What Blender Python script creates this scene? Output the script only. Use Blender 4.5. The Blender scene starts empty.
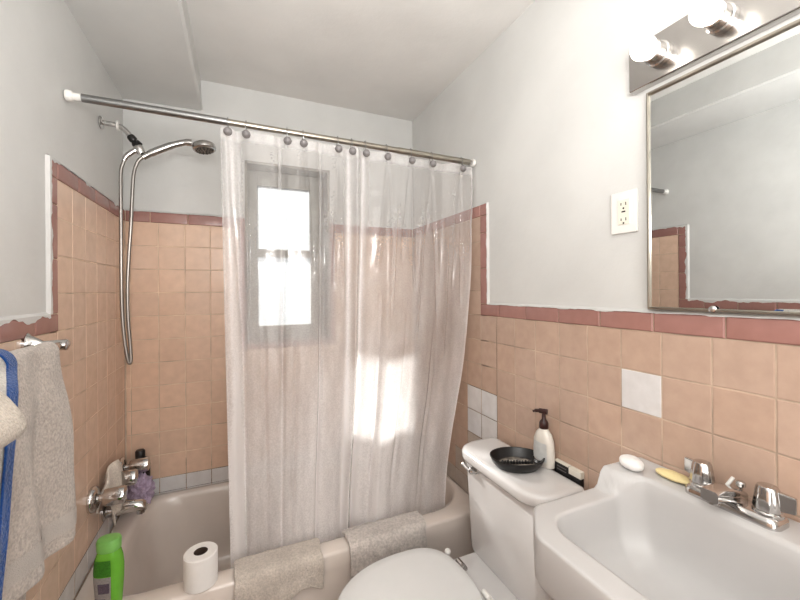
import bpy, bmesh, math, random
from mathutils import Vector, Matrix, noise
rnd = random.Random(7)
scn = bpy.context.scene
COL = scn.collection
S = .11                      # tile pitch
W = 13.36 * S                # room width
Z0 = 1.687                   # top of the highest course of tiles
CEIL = 2.41
FRONT = -2.75                # wall behind the camera
RIM = .405                   # bathtub rim
PI = math.pi

# ------------------------------------------------------------------ helpers
def srgb(r, g, b):
    f = lambda c: (c/255/12.92) if c/255 <= .04045 else ((c/255+.055)/1.055)**2.4
    return (f(r), f(g), f(b), 1)

class NT:
    def __init__(self, name):
        self.m = bpy.data.materials.new(name); self.m.use_nodes = True
        self.t = self.m.node_tree; self.n = self.t.nodes
        self.b = self.n['Principled BSDF']; self.out = self.n['Material Output']
    def new(self, kind, **kw):
        n = self.n.new(kind)
        for k, v in kw.items(): setattr(n, k, v)
        return n
    def link(self, a, b): self.t.links.new(a, b)
    def coord(self): return self.new('ShaderNodeTexCoord').outputs['Object']
    def noise(self, scale, detail=3, rough=.5, vec=None):
        n = self.new('ShaderNodeTexNoise'); n.inputs['Scale'].default_value = scale
        n.inputs['Detail'].default_value = detail; n.inputs['Roughness'].default_value = rough
        self.link(vec if vec is not None else self.coord(), n.inputs['Vector']); return n.outputs['Fac']
    def ramp(self, fac, p0, c0, p1, c1):
        r = self.new('ShaderNodeValToRGB'); e = r.color_ramp.elements
        e[0].position, e[0].color, e[1].position, e[1].color = p0, c0, p1, c1
        self.link(fac, r.inputs['Fac']); return r.outputs['Color']
    def bump(self, h, strength, dist=.002):
        b = self.new('ShaderNodeBump'); b.inputs['Strength'].default_value = strength
        b.inputs['Distance'].default_value = dist
        self.link(h, b.inputs['Height']); self.link(b.outputs['Normal'], self.b.inputs['Normal'])
    def mul(self, a, b, fac=1.):
        m = self.new('ShaderNodeMix', data_type='RGBA', blend_type='MULTIPLY')
        m.inputs['Factor'].default_value = fac
        self.link(a, m.inputs['A']); self.link(b, m.inputs['B']); return m.outputs['Result']

def simple(name, col, rough=.5, metal=0., var=.06, vscale=20, bump=0., bscale=200, coat=0., spec=.5):
    k = NT(name); p = k.b.inputs
    p['Roughness'].default_value = rough; p['Metallic'].default_value = metal
    p['Specular IOR Level'].default_value = spec
    if coat: p['Coat Weight'].default_value = coat; p['Coat Roughness'].default_value = .08
    lo = tuple(c*(1-var) for c in col[:3])+(1,); hi = tuple(min(1, c*(1+var)) for c in col[:3])+(1,)
    k.link(k.ramp(k.noise(vscale), .3, lo, .7, hi), p['Base Color'])
    if bump: k.bump(k.noise(bscale, 4), bump)
    return k.m

M = {}
def plaster(name, col):
    k = NT(name); p = k.b.inputs; p['Roughness'].default_value = .42; p['Specular IOR Level'].default_value = .35
    lo = tuple(c*.93 for c in col[:3])+(1,)
    k.link(k.ramp(k.noise(3.5, 5), .35, lo, .65, col), p['Base Color'])
    k.bump(k.noise(14, 6, .6), .35, .006); return k.m
M['wall'] = plaster('painted_plaster', srgb(216, 216, 214))
M['ceil'] = plaster('ceiling_paint', srgb(230, 228, 225))
def tile_mat(name, rough):
    k = NT(name); p = k.b.inputs; p['Roughness'].default_value = rough
    a = k.new('ShaderNodeVertexColor'); a.layer_name = 'Col'
    v = k.ramp(k.noise(26, 4), .3, (.90, .89, .88, 1), .7, (1, 1, 1, 1))
    k.link(k.mul(a.outputs['Color'], v), p['Base Color'])
    k.bump(k.noise(30, 2), .05, .002); return k.m
M['tile'] = tile_mat('glazed_tile', .26)
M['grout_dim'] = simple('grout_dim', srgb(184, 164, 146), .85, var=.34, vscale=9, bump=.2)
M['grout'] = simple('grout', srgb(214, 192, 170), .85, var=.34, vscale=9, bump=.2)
M['paint_edge'] = plaster('brushed_paint', srgb(214, 213, 211))
M['enamel'] = simple('tub_enamel', srgb(220, 210, 202), .22, var=.05, vscale=5, coat=.3)
M['china'] = simple('vitreous_china', srgb(216, 214, 213), .12, var=.02, vscale=6, coat=.4)
M['sink'] = simple('sink_china', srgb(192, 190, 189), .36, var=.025, vscale=6)
M['seat'] = simple('seat_plastic', srgb(222, 222, 221), .22, var=.01)
def chrome(name, col, rough):
    k = NT(name); p = k.b.inputs; p['Metallic'].default_value = 1
    p['Roughness'].default_value = rough
    k.link(k.ramp(k.noise(30, 2), .3, tuple(c*.96 for c in col[:3])+(1,), .7, col), p['Base Color']); return k.m
M['chrome'] = chrome('chrome', (.62, .61, .60, 1), .10)
M['steel'] = chrome('brushed_steel', (.50, .485, .47, 1), .24)
M['rod'] = chrome('rod_steel', (.33, .33, .33, 1), .28)
M['rod2'] = chrome('rod_steel_warm', (.40, .37, .32, 1), .3)
M['hose'] = chrome('hose_steel', (.36, .34, .32, 1), .32)
M['mirror'] = chrome('mirror_glass', (.86, .88, .88, 1), .004)
M['white_plastic'] = simple('white_plastic', srgb(232, 230, 226), .35, var=.02)
M['ivory_plastic'] = simple('ivory_plastic', srgb(230, 226, 214), .35, var=.02)
M['black_plastic'] = simple('black_plastic', srgb(26, 24, 24), .32, var=.2)
M['dark_slot'] = simple('dark_slot', srgb(40, 34, 30), .7)
M['grey_ball'] = simple('grey_plastic_ball', srgb(134, 130, 130), .25, var=.06)
M['brown_plastic'] = simple('brown_plastic', srgb(58, 34, 32), .3, var=.1)
M['soap_white'] = simple('white_soap', srgb(228, 226, 224), .45, var=.02, bump=.1, bscale=60)
M['soap_yellow'] = simple('yellow_soap', srgb(224, 208, 158), .45, var=.05, bump=.1, bscale=60)
M['paper'] = simple('toilet_paper', srgb(238, 235, 232), .9, var=.02, bump=.3, bscale=260)
M['cardboard'] = simple('cardboard', srgb(78, 62, 52), .9, var=.1)
M['dust'] = simple('dusty_plastic', srgb(120, 114, 106), .85, var=.6, vscale=70, bump=.5, bscale=150)
M['green'] = simple('green_shampoo', srgb(112, 182, 60), .22, var=.06, coat=.3)
M['green_cap'] = simple('green_cap', srgb(128, 188, 100), .35, var=.04)
M['label_green'] = simple('dark_green_label', srgb(56, 122, 30), .5, var=.3, vscale=260)
M['label_grey'] = simple('grey_label', srgb(146, 142, 140), .5, var=.14, vscale=200)
M['label_bar'] = simple('violet_label_block', srgb(92, 82, 96), .5, var=.3, vscale=300)
M['lotion'] = simple('lotion_bottle_plastic', srgb(226, 222, 214), .3, var=.03)
M['label_blue'] = simple('pale_blue_label', srgb(212, 213, 212), .4, var=.08, vscale=50)
M['loofah'] = simple('lilac_mesh', srgb(186, 168, 190), .85, var=.2, vscale=90, bump=.8, bscale=180)
M['sash'] = simple('window_paint', srgb(150, 148, 140), .5, var=.1)
M['jamb'] = simple('window_jamb_paint', srgb(146, 142, 134), .5, var=.1)
M['door'] = simple('door_paint', srgb(206, 204, 200), .45, var=.02)
M['floor_tile'] = None
def terry(name, col, scale=230, var=.2):
    k = NT(name); p = k.b.inputs; p['Roughness'].default_value = .95; p['Specular IOR Level'].default_value = .1
    p['Sheen Weight'].default_value = .3
    lo = tuple(c*(1-var) for c in col[:3])+(1,)
    a = k.ramp(k.noise(scale, 3), .35, lo, .65, col)
    b = k.ramp(k.noise(12, 3), .3, (.86, .86, .86, 1), .7, (1, 1, 1, 1))
    k.link(k.mul(a, b), p['Base Color'])
    k.bump(k.noise(scale*1.2, 3), .9, .004); return k.m
M['towel_grey'] = terry('grey_terry', srgb(206, 195, 186), 170, .28)
M['towel_band'] = terry('grey_woven_band', srgb(204, 195, 187), 420, .08)
M['towel_white'] = terry('white_terry', srgb(206, 200, 192))
M['towel_blue'] = terry('blue_terry', srgb(30, 74, 138))
M['towel_cream'] = terry('cream_terry', srgb(206, 194, 180))
M['mat'] = terry('beige_terry', srgb(214, 204, 194), 150, .2)
M['mat2'] = terry('grey_beige_pile', srgb(214, 206, 200), 110, .25)
M['cloth'] = terry('worn_white_cloth', srgb(240, 230, 218), 160, .2)
def floor_mat():
    k = NT('floor_tile'); p = k.b.inputs; p['Roughness'].default_value = .4
    b = k.new('ShaderNodeTexBrick'); b.offset = 0
    b.inputs['Scale'].default_value = 1; b.inputs['Brick Width'].default_value = .05; b.inputs['Row Height'].default_value = .05
    b.inputs['Mortar Size'].default_value = .002
    b.inputs['Color1'].default_value = srgb(150, 140, 132); b.inputs['Color2'].default_value = srgb(136, 126, 118); b.inputs['Mortar'].default_value = srgb(90, 82, 76)
    k.link(k.coord(), b.inputs['Vector']); k.link(b.outputs['Color'], p['Base Color']); return k.m
M['floor_tile'] = floor_mat()
def bulb_mat():
    k = NT('lit_bulb'); p = k.b.inputs; p['Base Color'].default_value = (1, .95, .86, 1)
    p['Emission Color'].default_value = (1, .94, .86, 1); p['Emission Strength'].default_value = 3.8; return k.m
M['bulb'] = bulb_mat()
def pane_mat(lo, hi):
    k = NT('hazy_window_glass')
    tr = k.new('ShaderNodeBsdfTranslucent'); tr.inputs['Color'].default_value = (.13, .138, .142, 1)
    tp = k.new('ShaderNodeBsdfTransparent'); tp.inputs['Color'].default_value = (.95, .97, .97, 1)
    gl = k.new('ShaderNodeBsdfGlossy'); gl.inputs['Roughness'].default_value = .1
    m1 = k.new('ShaderNodeMixShader'); m2 = k.new('ShaderNodeMixShader')
    k.link(k.ramp(k.noise(40, 4), .2, (lo,)*3+(1,), .8, (hi,)*3+(1,)), m1.inputs['Fac'])
    m2.inputs['Fac'].default_value = .05
    k.link(tr.outputs[0], m1.inputs[1]); k.link(tp.outputs[0], m1.inputs[2])
    k.link(m1.outputs[0], m2.inputs[1]); k.link(gl.outputs[0], m2.inputs[2])
    k.link(m2.outputs[0], k.out.inputs['Surface']); return k.m
M['pane'] = pane_mat(.3, .6); M['pane_upper'] = pane_mat(.03, .10)
def vinyl_mat():
    k = NT('clear_vinyl')
    a = k.new('ShaderNodeVertexColor'); a.layer_name = 'Veil'
    sep = k.new('ShaderNodeSeparateColor'); k.link(a.outputs['Color'], sep.inputs['Color'])
    co = k.coord()
    mp = k.new('ShaderNodeMapping'); mp.inputs['Scale'].default_value = (1, 1, .22); k.link(co, mp.inputs['Vector'])
    n1 = k.ramp(k.noise(24, 5, .65, mp.outputs['Vector']), .3, (.88,)*3+(1,), .75, (1.12,)*3+(1,))
    n2 = k.ramp(k.noise(170, 4, .7), .40, (.9,)*3+(1,), .64, (1.06,)*3+(1,))
    def math_(op, x, y):
        n = k.new('ShaderNodeMath', operation=op)
        for i, q in enumerate((x, y)):
            if isinstance(q, (int, float)): n.inputs[i].default_value = q
            else: k.link(q, n.inputs[i])
        n.use_clamp = False; return n.outputs[0]
    veil = math_('MULTIPLY', math_('MULTIPLY', sep.outputs['Red'], n1), n2)
    cl = k.new('ShaderNodeClamp'); k.link(veil, cl.inputs['Value']); cl.inputs['Max'].default_value = .93
    tp = k.new('ShaderNodeBsdfTransparent'); tp.inputs['Color'].default_value = (.97, .965, .96, 1)
    df = k.new('ShaderNodeBsdfDiffuse'); df.inputs['Color'].default_value = (.97, .945, .945, 1)
    tl = k.new('ShaderNodeBsdfTranslucent'); tl.inputs['Color'].default_value = (.95, .925, .91, 1)
    md = k.new('ShaderNodeMixShader'); md.inputs['Fac'].default_value = .28
    k.link(df.outputs[0], md.inputs[1]); k.link(tl.outputs[0], md.inputs[2])
    m1 = k.new('ShaderNodeMixShader'); k.link(cl.outputs[0], m1.inputs['Fac'])
    k.link(tp.outputs[0], m1.inputs[1]); k.link(md.outputs[0], m1.inputs[2])
    gl = k.new('ShaderNodeBsdfGlossy'); gl.inputs['Roughness'].default_value = .10
    fr = k.new('ShaderNodeFresnel'); fr.inputs['IOR'].default_value = 1.5
    bm = k.new('ShaderNodeBump'); bm.inputs['Strength'].default_value = .45; bm.inputs['Distance'].default_value = .004
    mp2 = k.new('ShaderNodeMapping'); mp2.inputs['Scale'].default_value = (1, 1, .3); k.link(co, mp2.inputs['Vector'])
    k.link(k.noise(38, 4, .6, mp2.outputs['Vector']), bm.inputs['Height'])
    k.link(bm.outputs[0], gl.inputs['Normal']); k.link(bm.outputs[0], fr.inputs['Normal'])
    m2 = k.new('ShaderNodeMixShader'); k.link(fr.outputs[0], m2.inputs['Fac'])
    k.link(m1.outputs[0], m2.inputs[1]); k.link(gl.outputs[0], m2.inputs[2])
    k.link(m2.outputs[0], k.out.inputs['Surface']); return k.m
M['vinyl'] = vinyl_mat()

# --- mesh building -------------------------------------------------------
def obj(name, bm, mat, parent=None, smooth=True, angle=40, loc=None):
    me = bpy.data.meshes.new(name)
    bmesh.ops.recalc_face_normals(bm, faces=bm.faces[:])
    bm.to_mesh(me); bm.free()
    o = bpy.data.objects.new(name, me); COL.objects.link(o)
    if mat is not None: me.materials.append(mat)
    if smooth:
        for p in me.polygons: p.use_smooth = True
        try: me.set_sharp_from_angle(angle=math.radians(angle))
        except Exception: pass
    if parent is not None:
        o.parent = parent
        off = Vector(); q = parent
        while q is not None: off += q.location; q = q.parent
        me.transform(Matrix.Translation(-off))
    return o
def tag(o, label=None, cat=None, group=None, kind=None):
    if label: o['label'] = label
    if cat: o['category'] = cat
    if group: o['group'] = group
    if kind: o['kind'] = kind
    return o
def thing(name, label, cat, loc, group=None):
    o = bpy.data.objects.new(name, None); o.empty_display_size = .02; COL.objects.link(o)
    o.location = loc; return tag(o, label, cat, group)
def dup(root, loc, label, group=None):
    r = root.copy(); COL.objects.link(r); r.location = loc; r['label'] = label
    if group: r['group'] = group
    for ch in list(root.children):
        c = ch.copy(); COL.objects.link(c); c.parent = r
        for g in list(ch.children):
            d = g.copy(); COL.objects.link(d); d.parent = c
    return r
def box(bm, x0, x1, y0, y1, z0, z1, bev=0., seg=2):
    r = bmesh.ops.create_cube(bm, size=1)
    vs = r['verts']
    for v in vs:
        v.co = Vector(((x0+x1)/2+v.co.x*(x1-x0), (y0+y1)/2+v.co.y*(y1-y0), (z0+z1)/2+v.co.z*(z1-z0)))
    if bev:
        es = {e for v in vs for e in v.link_edges}
        bmesh.ops.bevel(bm, geom=list(es), offset=bev, segments=seg, affect='EDGES', profile=.5)
    return bm
def bx(*a, **k): return box(bmesh.new(), *a, **k)
def frame_axes(d):
    d = d.normalized(); a = Vector((0, 0, 1)) if abs(d.z) < .9 else Vector((1, 0, 0))
    u = d.cross(a).normalized(); return u, d.cross(u).normalized()
def tube(bm, pts, radii, seg=16, cap=True):
    pts = [Vector(p) for p in pts]
    if not hasattr(radii, '__len__'): radii = [radii]*len(pts)
    rings = []; pu = None
    for i, p in enumerate(pts):
        d = (pts[min(i+1, len(pts)-1)]-pts[max(i-1, 0)])
        if d.length < 1e-9: d = Vector((0, 0, 1))
        d.normalize()
        if pu is None: u, v = frame_axes(d)
        else:
            u = (pu-d*pu.dot(d)).normalized(); v = d.cross(u)
        pu = u
        rings.append([bm.verts.new(p+(u*math.cos(2*PI*k/seg)+v*math.sin(2*PI*k/seg))*radii[i]) for k in range(seg)])
    for a, b in zip(rings, rings[1:]):
        for k in range(seg): bm.faces.new((a[k], a[(k+1) % seg], b[(k+1) % seg], b[k]))
    if cap:
        bm.faces.new(rings[0]); bm.faces.new(rings[-1][::-1])
    return bm
def axis_lathe(bm, o, d, prof, seg=24):
    """prof = [(distance along d, radius)...]"""
    o = Vector(o); d = Vector(d).normalized(); u, v = frame_axes(d); rings = []
    for t, r in prof:
        rings.append([bm.verts.new(o+d*t+(u*math.cos(2*PI*k/seg)+v*math.sin(2*PI*k/seg))*max(r, 1e-4)) for k in range(seg)])
    for a, b in zip(rings, rings[1:]):
        for k in range(seg): bm.faces.new((a[k], a[(k+1) % seg], b[(k+1) % seg], b[k]))
    bm.faces.new(rings[0]); bm.faces.new(rings[-1][::-1]); return bm
def loft(bm, rings, close0=True, close1=True):
    vr = [[bm.verts.new(p) for p in r] for r in rings]; n = len(vr[0])
    for a, b in zip(vr, vr[1:]):
        for k in range(n): bm.faces.new((a[k], a[(k+1) % n], b[(k+1) % n], b[k]))
    if close0: bm.faces.new(vr[0])
    if close1: bm.faces.new(vr[-1][::-1])
    return bm
def ssm(a, b, x):
    t = max(0, min(1, (x-a)/(b-a))); return t*t*(3-2*t)
def spline(pts, n=10):
    pts = [Vector(p) for p in pts]; P = [pts[0]]+pts+[pts[-1]]; out = []
    for i in range(1, len(P)-2):
        for k in range(n):
            t = k/n; a, b, c, d = P[i-1], P[i], P[i+1], P[i+2]
            out.append(.5*((2*b)+(c-a)*t+(2*a-5*b+4*c-d)*t*t+(3*b-a-3*c+d)*t**3))
    out.append(pts[-1]); return out
def rrect(cx, cy, hx, hy, r, n=8, z=0):
    if not hasattr(r, '__len__'): r = [r]*4
    out = []
    for q, (sx, sy) in enumerate(((1, 1), (-1, 1), (-1, -1), (1, -1))):
        rr = r[q]
        for k in range(n):
            a = q*PI/2+(PI/2)*k/(n-1)
            out.append((cx+sx*(hx-rr)+rr*math.cos(a), cy+sy*(hy-rr)+rr*math.sin(a), z))
    return out
def resample(poly, n, cx, cy):
    """closed polygon -> n points at even angles about (cx,cy)"""
    out = []; m = len(poly)
    for k in range(n):
        a = 2*PI*k/n; d = (math.cos(a), math.sin(a)); best = None
        for i in range(m):
            (x0, y0), (x1, y1) = poly[i][:2], poly[(i+1) % m][:2]
            ex, ey = x1-x0, y1-y0; den = d[0]*ey-d[1]*ex
            if abs(den) < 1e-12: continue
            t = ((x0-cx)*ey-(y0-cy)*ex)/den; s = ((x0-cx)*d[1]-(y0-cy)*d[0])/den
            if t > 0 and -1e-6 <= s <= 1+1e-6: best = t if best is None else max(best, t)
        out.append((cx+d[0]*best, cy+d[1]*best))
    return out
def cloth(name, fn, nu, nv, mat, parent=None, thick=.006, sub=1):
    """fn(u,v)->point, u,v in 0..1"""
    bm = bmesh.new(); g = [[bm.verts.new(fn(i/nu, j/nv)) for j in range(nv+1)] for i in range(nu+1)]
    for i in range(nu):
        for j in range(nv): bm.faces.new((g[i][j], g[i+1][j], g[i+1][j+1], g[i][j+1]))
    o = obj(name, bm, mat, parent, angle=180)
    if thick:
        m = o.modifiers.new('thick', 'SOLIDIFY'); m.thickness = thick; m.offset = 0
    if sub: s = o.modifiers.new('sub', 'SUBSURF'); s.levels = s.render_levels = sub
    return o
def nz(x, y, z=0, s=1): return noise.noise(Vector((x*s, y*s, z*s)))

# ------------------------------------------------------------------ the room
def struct(name, bm, mat, parent=None, **k):
    o = obj(name, bm, mat, parent, **k)
    if parent is None: o['kind'] = 'structure'
    return o
T = .12; E = .004
struct('floor', bx(-T, W+T, FRONT-T, .24, -.1, 0), M['floor_tile'], smooth=False)
struct('ceiling', bx(-T, W+T, FRONT-T, .24, CEIL, CEIL+.1), M['ceil'], smooth=False)
wall_left = struct('wall_left', bx(-T, -E, FRONT, 0, 0, CEIL), M['wall'], smooth=False)
wall_right = struct('wall_right', bx(W+E, W+T, FRONT, 0, 0, CEIL), M['wall'], smooth=False)
OX0, OX1, OZ0, OZ1 = .512, .955, 1.09, 2.04      # window opening
bm = bmesh.new()
box(bm, -T, OX0, E, .2, 0, CEIL); box(bm, OX1, W+T, E, .2, 0, CEIL)
box(bm, OX0, OX1, E, .2, 0, OZ0); box(bm, OX0, OX1, E, .2, OZ1, CEIL)
wall_back = struct('wall_back', bm, M['wall'], smooth=False)
# the wall behind the camera has a closed door
DX0, DX1, DZ = .32, 1.1, 2.03
bm = bmesh.new()
box(bm, -T, DX0, FRONT-T, FRONT, 0, CEIL); box(bm, DX1, W+T, FRONT-T, FRONT, 0, CEIL); box(bm, DX0, DX1, FRONT-T, FRONT, DZ, CEIL)
struct('wall_front', bm, M['wall'], smooth=False)
d1 = struct('door_1', bx(DX0+.003, DX1-.003, FRONT-.06, FRONT-.02, .005, DZ-.003), M['door'], smooth=False)
kb = axis_lathe(bmesh.new(), (DX1-.07, FRONT-.02, 1.0), (0, 1, 0), [(0, .028), (.008, .028), (.012, .012), (.03, .012), (.036, .024), (.052, .026), (.06, .014)])
obj('door_knob', kb, M['chrome'], d1)
# dropped soffit along the left wall
sb = bmesh.new()
prof = [(-E, 2.253), (.312, 2.256), (.322, 2.262), (.313, CEIL), (-E, CEIL)]
loft(sb, [[(x, y, z) for x, z in prof] for y in (FRONT, E)])
struct('ceiling_soffit', sb, M['wall'], smooth=False)

# --- tiles: each course laid as separate little slabs in one mesh per wall
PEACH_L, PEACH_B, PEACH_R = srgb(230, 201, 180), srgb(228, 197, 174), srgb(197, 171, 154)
WHITE_T, GREY_T, MAROON = srgb(222, 220, 220), srgb(190, 178, 168), srgb(168, 126, 118)
def slab(bm, lay, to3, u0, u1, v0, v1, col, gap=.0012, h=.0030, bev=.0022, jit=.03):
    """a tile: u along the wall, v up; to3(u,v,height)"""
    u0 += gap; u1 -= gap; v0 += gap; v1 -= gap
    if u1-u0 < .004 or v1-v0 < .004: return
    tu, tv = rnd.uniform(-1, 1)*.00022, rnd.uniform(-1, 1)*.00022
    k = 1+rnd.uniform(-jit, jit); w = rnd.uniform(-.012, .012)
    c = (min(1, col[0]*(k+w)), min(1, col[1]*k), min(1, col[2]*(k-w)), 1)
    rings = []
    for ins, hh in ((0, -.002), (0, h*.45), (bev*.35, h*.85), (bev, h)):
        r = []
        for a, b in ((0, 0), (1, 0), (1, 1), (0, 1)):
            u = u0+ins if a == 0 else u1-ins; v = v0+ins if b == 0 else v1-ins
            r.append(bm.verts.new(to3(u, v, hh+(tu*(a*2-1)+tv*(b*2-1) if hh > 0 else 0))))
        rings.append(r)
    fs = []
    for p, q in zip(rings, rings[1:]):
        for i in range(4): fs.append(bm.faces.new((p[i], p[(i+1) % 4], q[(i+1) % 4], q[i])))
    fs.append(bm.faces.new(rings[-1]))
    for f in fs:
        for l in f.loops: l[lay] = c
def course_list(z_top, z_bot, first=Z0):
    out = []; z = first
    i = 0
    while z > z_bot+.004:
        lo = max(z_bot, z-S)
        if z <= z_top+.001: out.append((i, lo, z))
        z -= S; i += 1
    return out
AL, AR = 6.308*S, 6.375*S                 # alcove tile edge on left / right wall
TR = .052                                  # trim width
WTOP = Z0-4*S                              # wainscot tile top
def cut(a, b, lo, hi): return max(a, lo), min(b, hi)
toL = lambda u, v, h: (-E+.0012+h, u, v)
toR = lambda u, v, h: (W+E-.0012-h, u, v)
toB = lambda u, v, h: (u, E-.0012-h, v)
def trim_run(bm, lay, to3, a0, a1, z0, z1, horiz=True, first=None, pitch=.156):
    """bullnose pieces along a0..a1"""
    t = a0; nx = first if first is not None else a0+pitch
    while t < a1-.003:
        e = min(nx, a1)
        if horiz: slab(bm, lay, to3, t, e, z0, z1, MAROON, h=.007, bev=.008, jit=.05)
        else: slab(bm, lay, to3, z0, z1, t, e, MAROON, h=.007, bev=.008, jit=.05)
        t = e; nx = t+pitch
def new_tiles():
    bm = bmesh.new(); return bm, bm.loops.layers.float_color.new('Col')
def side_tiles(to3, A, side, peach):
    bm, lay = new_tiles(); tm, tl = new_tiles()
    cols = range(-20, 8)
    for c in cols:
        u0 = -A+c*S; u1 = u0+S
        if u1 < FRONT+.02: continue
        uu0, uu1 = cut(u0, u1, FRONT, -.003)
        if uu1-uu0 < .01: continue
        inside = c >= 0
        top = Z0 if inside else WTOP
        bot = RIM-.012 if (c >= -0 and u0 > -.735) else .0
        for i, lo, hi in course_list(top, bot):
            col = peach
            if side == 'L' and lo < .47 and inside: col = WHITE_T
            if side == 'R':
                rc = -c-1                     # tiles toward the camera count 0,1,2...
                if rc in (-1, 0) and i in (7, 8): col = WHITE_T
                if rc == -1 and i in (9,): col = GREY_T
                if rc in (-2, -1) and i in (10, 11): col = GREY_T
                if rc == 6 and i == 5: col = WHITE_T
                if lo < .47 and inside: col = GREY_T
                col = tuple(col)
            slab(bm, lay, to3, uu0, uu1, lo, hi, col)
    # maroon trim: along the alcove top, down its front edge, along the wainscot
    trim_run(tm, tl, to3, -A-TR, -.004, Z0, Z0+TR, True, -A)
    trim_run(tm, tl, to3, WTOP+TR, Z0, -A-TR, -A, False)
    trim_run(tm, tl, to3, FRONT, -A, WTOP, WTOP+TR, True, FRONT+.05)
    return bm, tm
def grout_sheet(to3, A):
    bm = bmesh.new(); h = .0019
    for (u0, u1, v0, v1) in ((-A-TR+.003, -.0, RIM-.02, Z0+TR-.004), (FRONT, -A-.0005, 0, WTOP+TR-.004)):
        r = [to3(u0, v0, -.003), to3(u1, v0, -.003), to3(u1, v1, -.003), to3(u0, v1, -.003)]
        q = [to3(u0, v0, h), to3(u1, v0, h), to3(u1, v1, h), to3(u0, v1, h)]
        loft(bm, [r, q])
    return bm
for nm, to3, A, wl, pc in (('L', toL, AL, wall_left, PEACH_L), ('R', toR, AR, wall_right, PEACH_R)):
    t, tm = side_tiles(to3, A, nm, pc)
    obj('tile_courses', t, M['tile'], wl, smooth=False); obj('trim_tiles', tm, M['tile'], wl, smooth=True, angle=25)
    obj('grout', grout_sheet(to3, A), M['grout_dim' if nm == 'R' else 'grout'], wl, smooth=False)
# back wall
bm, lay = new_tiles(); tm, tl = new_tiles()
WX0, WX1, WZ0 = OX0-.03, OX1+.025, OZ0-.03
def back_rect(u0, u1, lo, hi, col):
    """lay one back-wall tile, trimmed round the window surround"""
    if u1 <= WX0 or u0 >= WX1 or hi <= WZ0: slab(bm, lay, toB, u0, u1, lo, hi, col); return
    if lo < WZ0: slab(bm, lay, toB, u0, u1, lo, WZ0, col); lo = WZ0
    if u0 < WX0: slab(bm, lay, toB, u0, WX0, lo, hi, col)
    if u1 > WX1: slab(bm, lay, toB, WX1, u1, lo, hi, col)
for c in range(-1, 14):
    u0, u1 = cut((.1994+c)*S, (.1994+c+1)*S, .003, W-.003)
    if u1-u0 < .006: continue
    for i, lo, hi in course_list(Z0, RIM-.012):
        back_rect(u0, u1, lo, hi, WHITE_T if i >= 11 else PEACH_B)
trim_run(tm, tl, toB, .004, WX0, Z0, Z0+TR, True, .10)
trim_run(tm, tl, toB, WX1, W-.004, Z0, Z0+TR, True)
trim_run(tm, tl, toB, WZ0, Z0+TR, WX0, OX0, False)
trim_run(tm, tl, toB, WZ0, Z0+TR, OX1, WX1, False)
trim_run(tm, tl, toB, OX0, OX1, WZ0, OZ0, True)
obj('tile_courses', bm, M['tile'], wall_back, smooth=False); obj('trim_tiles', tm, M['tile'], wall_back, angle=25)
g = bmesh.new()
for (u0, u1, v0, v1) in ((0, WX0, RIM-.02, Z0+TR-.004), (WX1, W, RIM-.02, Z0+TR-.004), (WX0, WX1, RIM-.02, WZ0)):
    loft(g, [[toB(u0, v0, -.003), toB(u1, v0, -.003), toB(u1, v1, -.003), toB(u0, v1, -.003)], [toB(u0, v0, .0019), toB(u1, v0, .0019), toB(u1, v1, .0019), toB(u0, v1, .0019)]])
obj('grout', g, M['grout'], wall_back, smooth=False)
M['stain'] = simple('stained_joint', srgb(84, 66, 52), .9, var=.45, vscale=14)
def joints(to3, segs, parent):
    bm = bmesh.new()
    for (ua, va, ub, vb, w) in segs:
        n = 14; L = math.hypot(ub-ua, vb-va); nu, nv = -(vb-va)/L, (ub-ua)/L; A_ = []; B_ = []
        for i in range(n+1):
            t = i/n; k = w*(.6+.5*nz(t*6, ua*7+va*5, 2)); u = ua+(ub-ua)*t; v = va+(vb-va)*t
            A_.append(bm.verts.new(to3(u-nu*k, v-nv*k, .0032))); B_.append(bm.verts.new(to3(u+nu*k, v+nv*k, .0032)))
        for i in range(n): bm.faces.new((A_[i], A_[i+1], B_[i+1], B_[i]))
    obj('stained_joints', bm, M['stain'], parent, smooth=False)
zr = lambda i: Z0-i*S
xr_ = lambda c: (.1994+c)*S
joints(toL, [(-.74, zr(11), -.30, zr(11), .0022), (-.58, zr(11), -.585, RIM, .0015), (-.30, zr(11), -.01, zr(11), .0009)], wall_left)
joints(toB, [(xr_(1.9), zr(11), xr_(3.9), zr(11), .0013), (xr_(3), zr(11), xr_(3), RIM, .0016), (xr_(2), zr(10.3), xr_(2), RIM, .0010), (xr_(1), zr(11), xr_(1), RIM, .0009),
             (xr_(.7), RIM+.003, xr_(4.2), RIM+.003, .0012), (xr_(.2), zr(11), xr_(1.9), zr(11), .0006)], wall_back)
yr_ = lambda c: -AR-c*S
joints(toR, [(yr_(1), zr(4), yr_(1), zr(10), .0013), (yr_(0), zr(7), yr_(0), zr(9), .0008), (yr_(-1), zr(9), yr_(1), zr(9), .0012), (yr_(-1), zr(8), yr_(1), zr(8), .0010), (yr_(-1), zr(7), yr_(1), zr(7), .0012),
             (yr_(-2), zr(10), yr_(1), zr(10), .0010), (yr_(-2), zr(11), yr_(1), zr(11), .0010), (yr_(0), zr(10), yr_(0), zr(11.6), .0016), (yr_(-1), zr(9), yr_(-1), zr(11.6), .0012)], wall_right)
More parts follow.
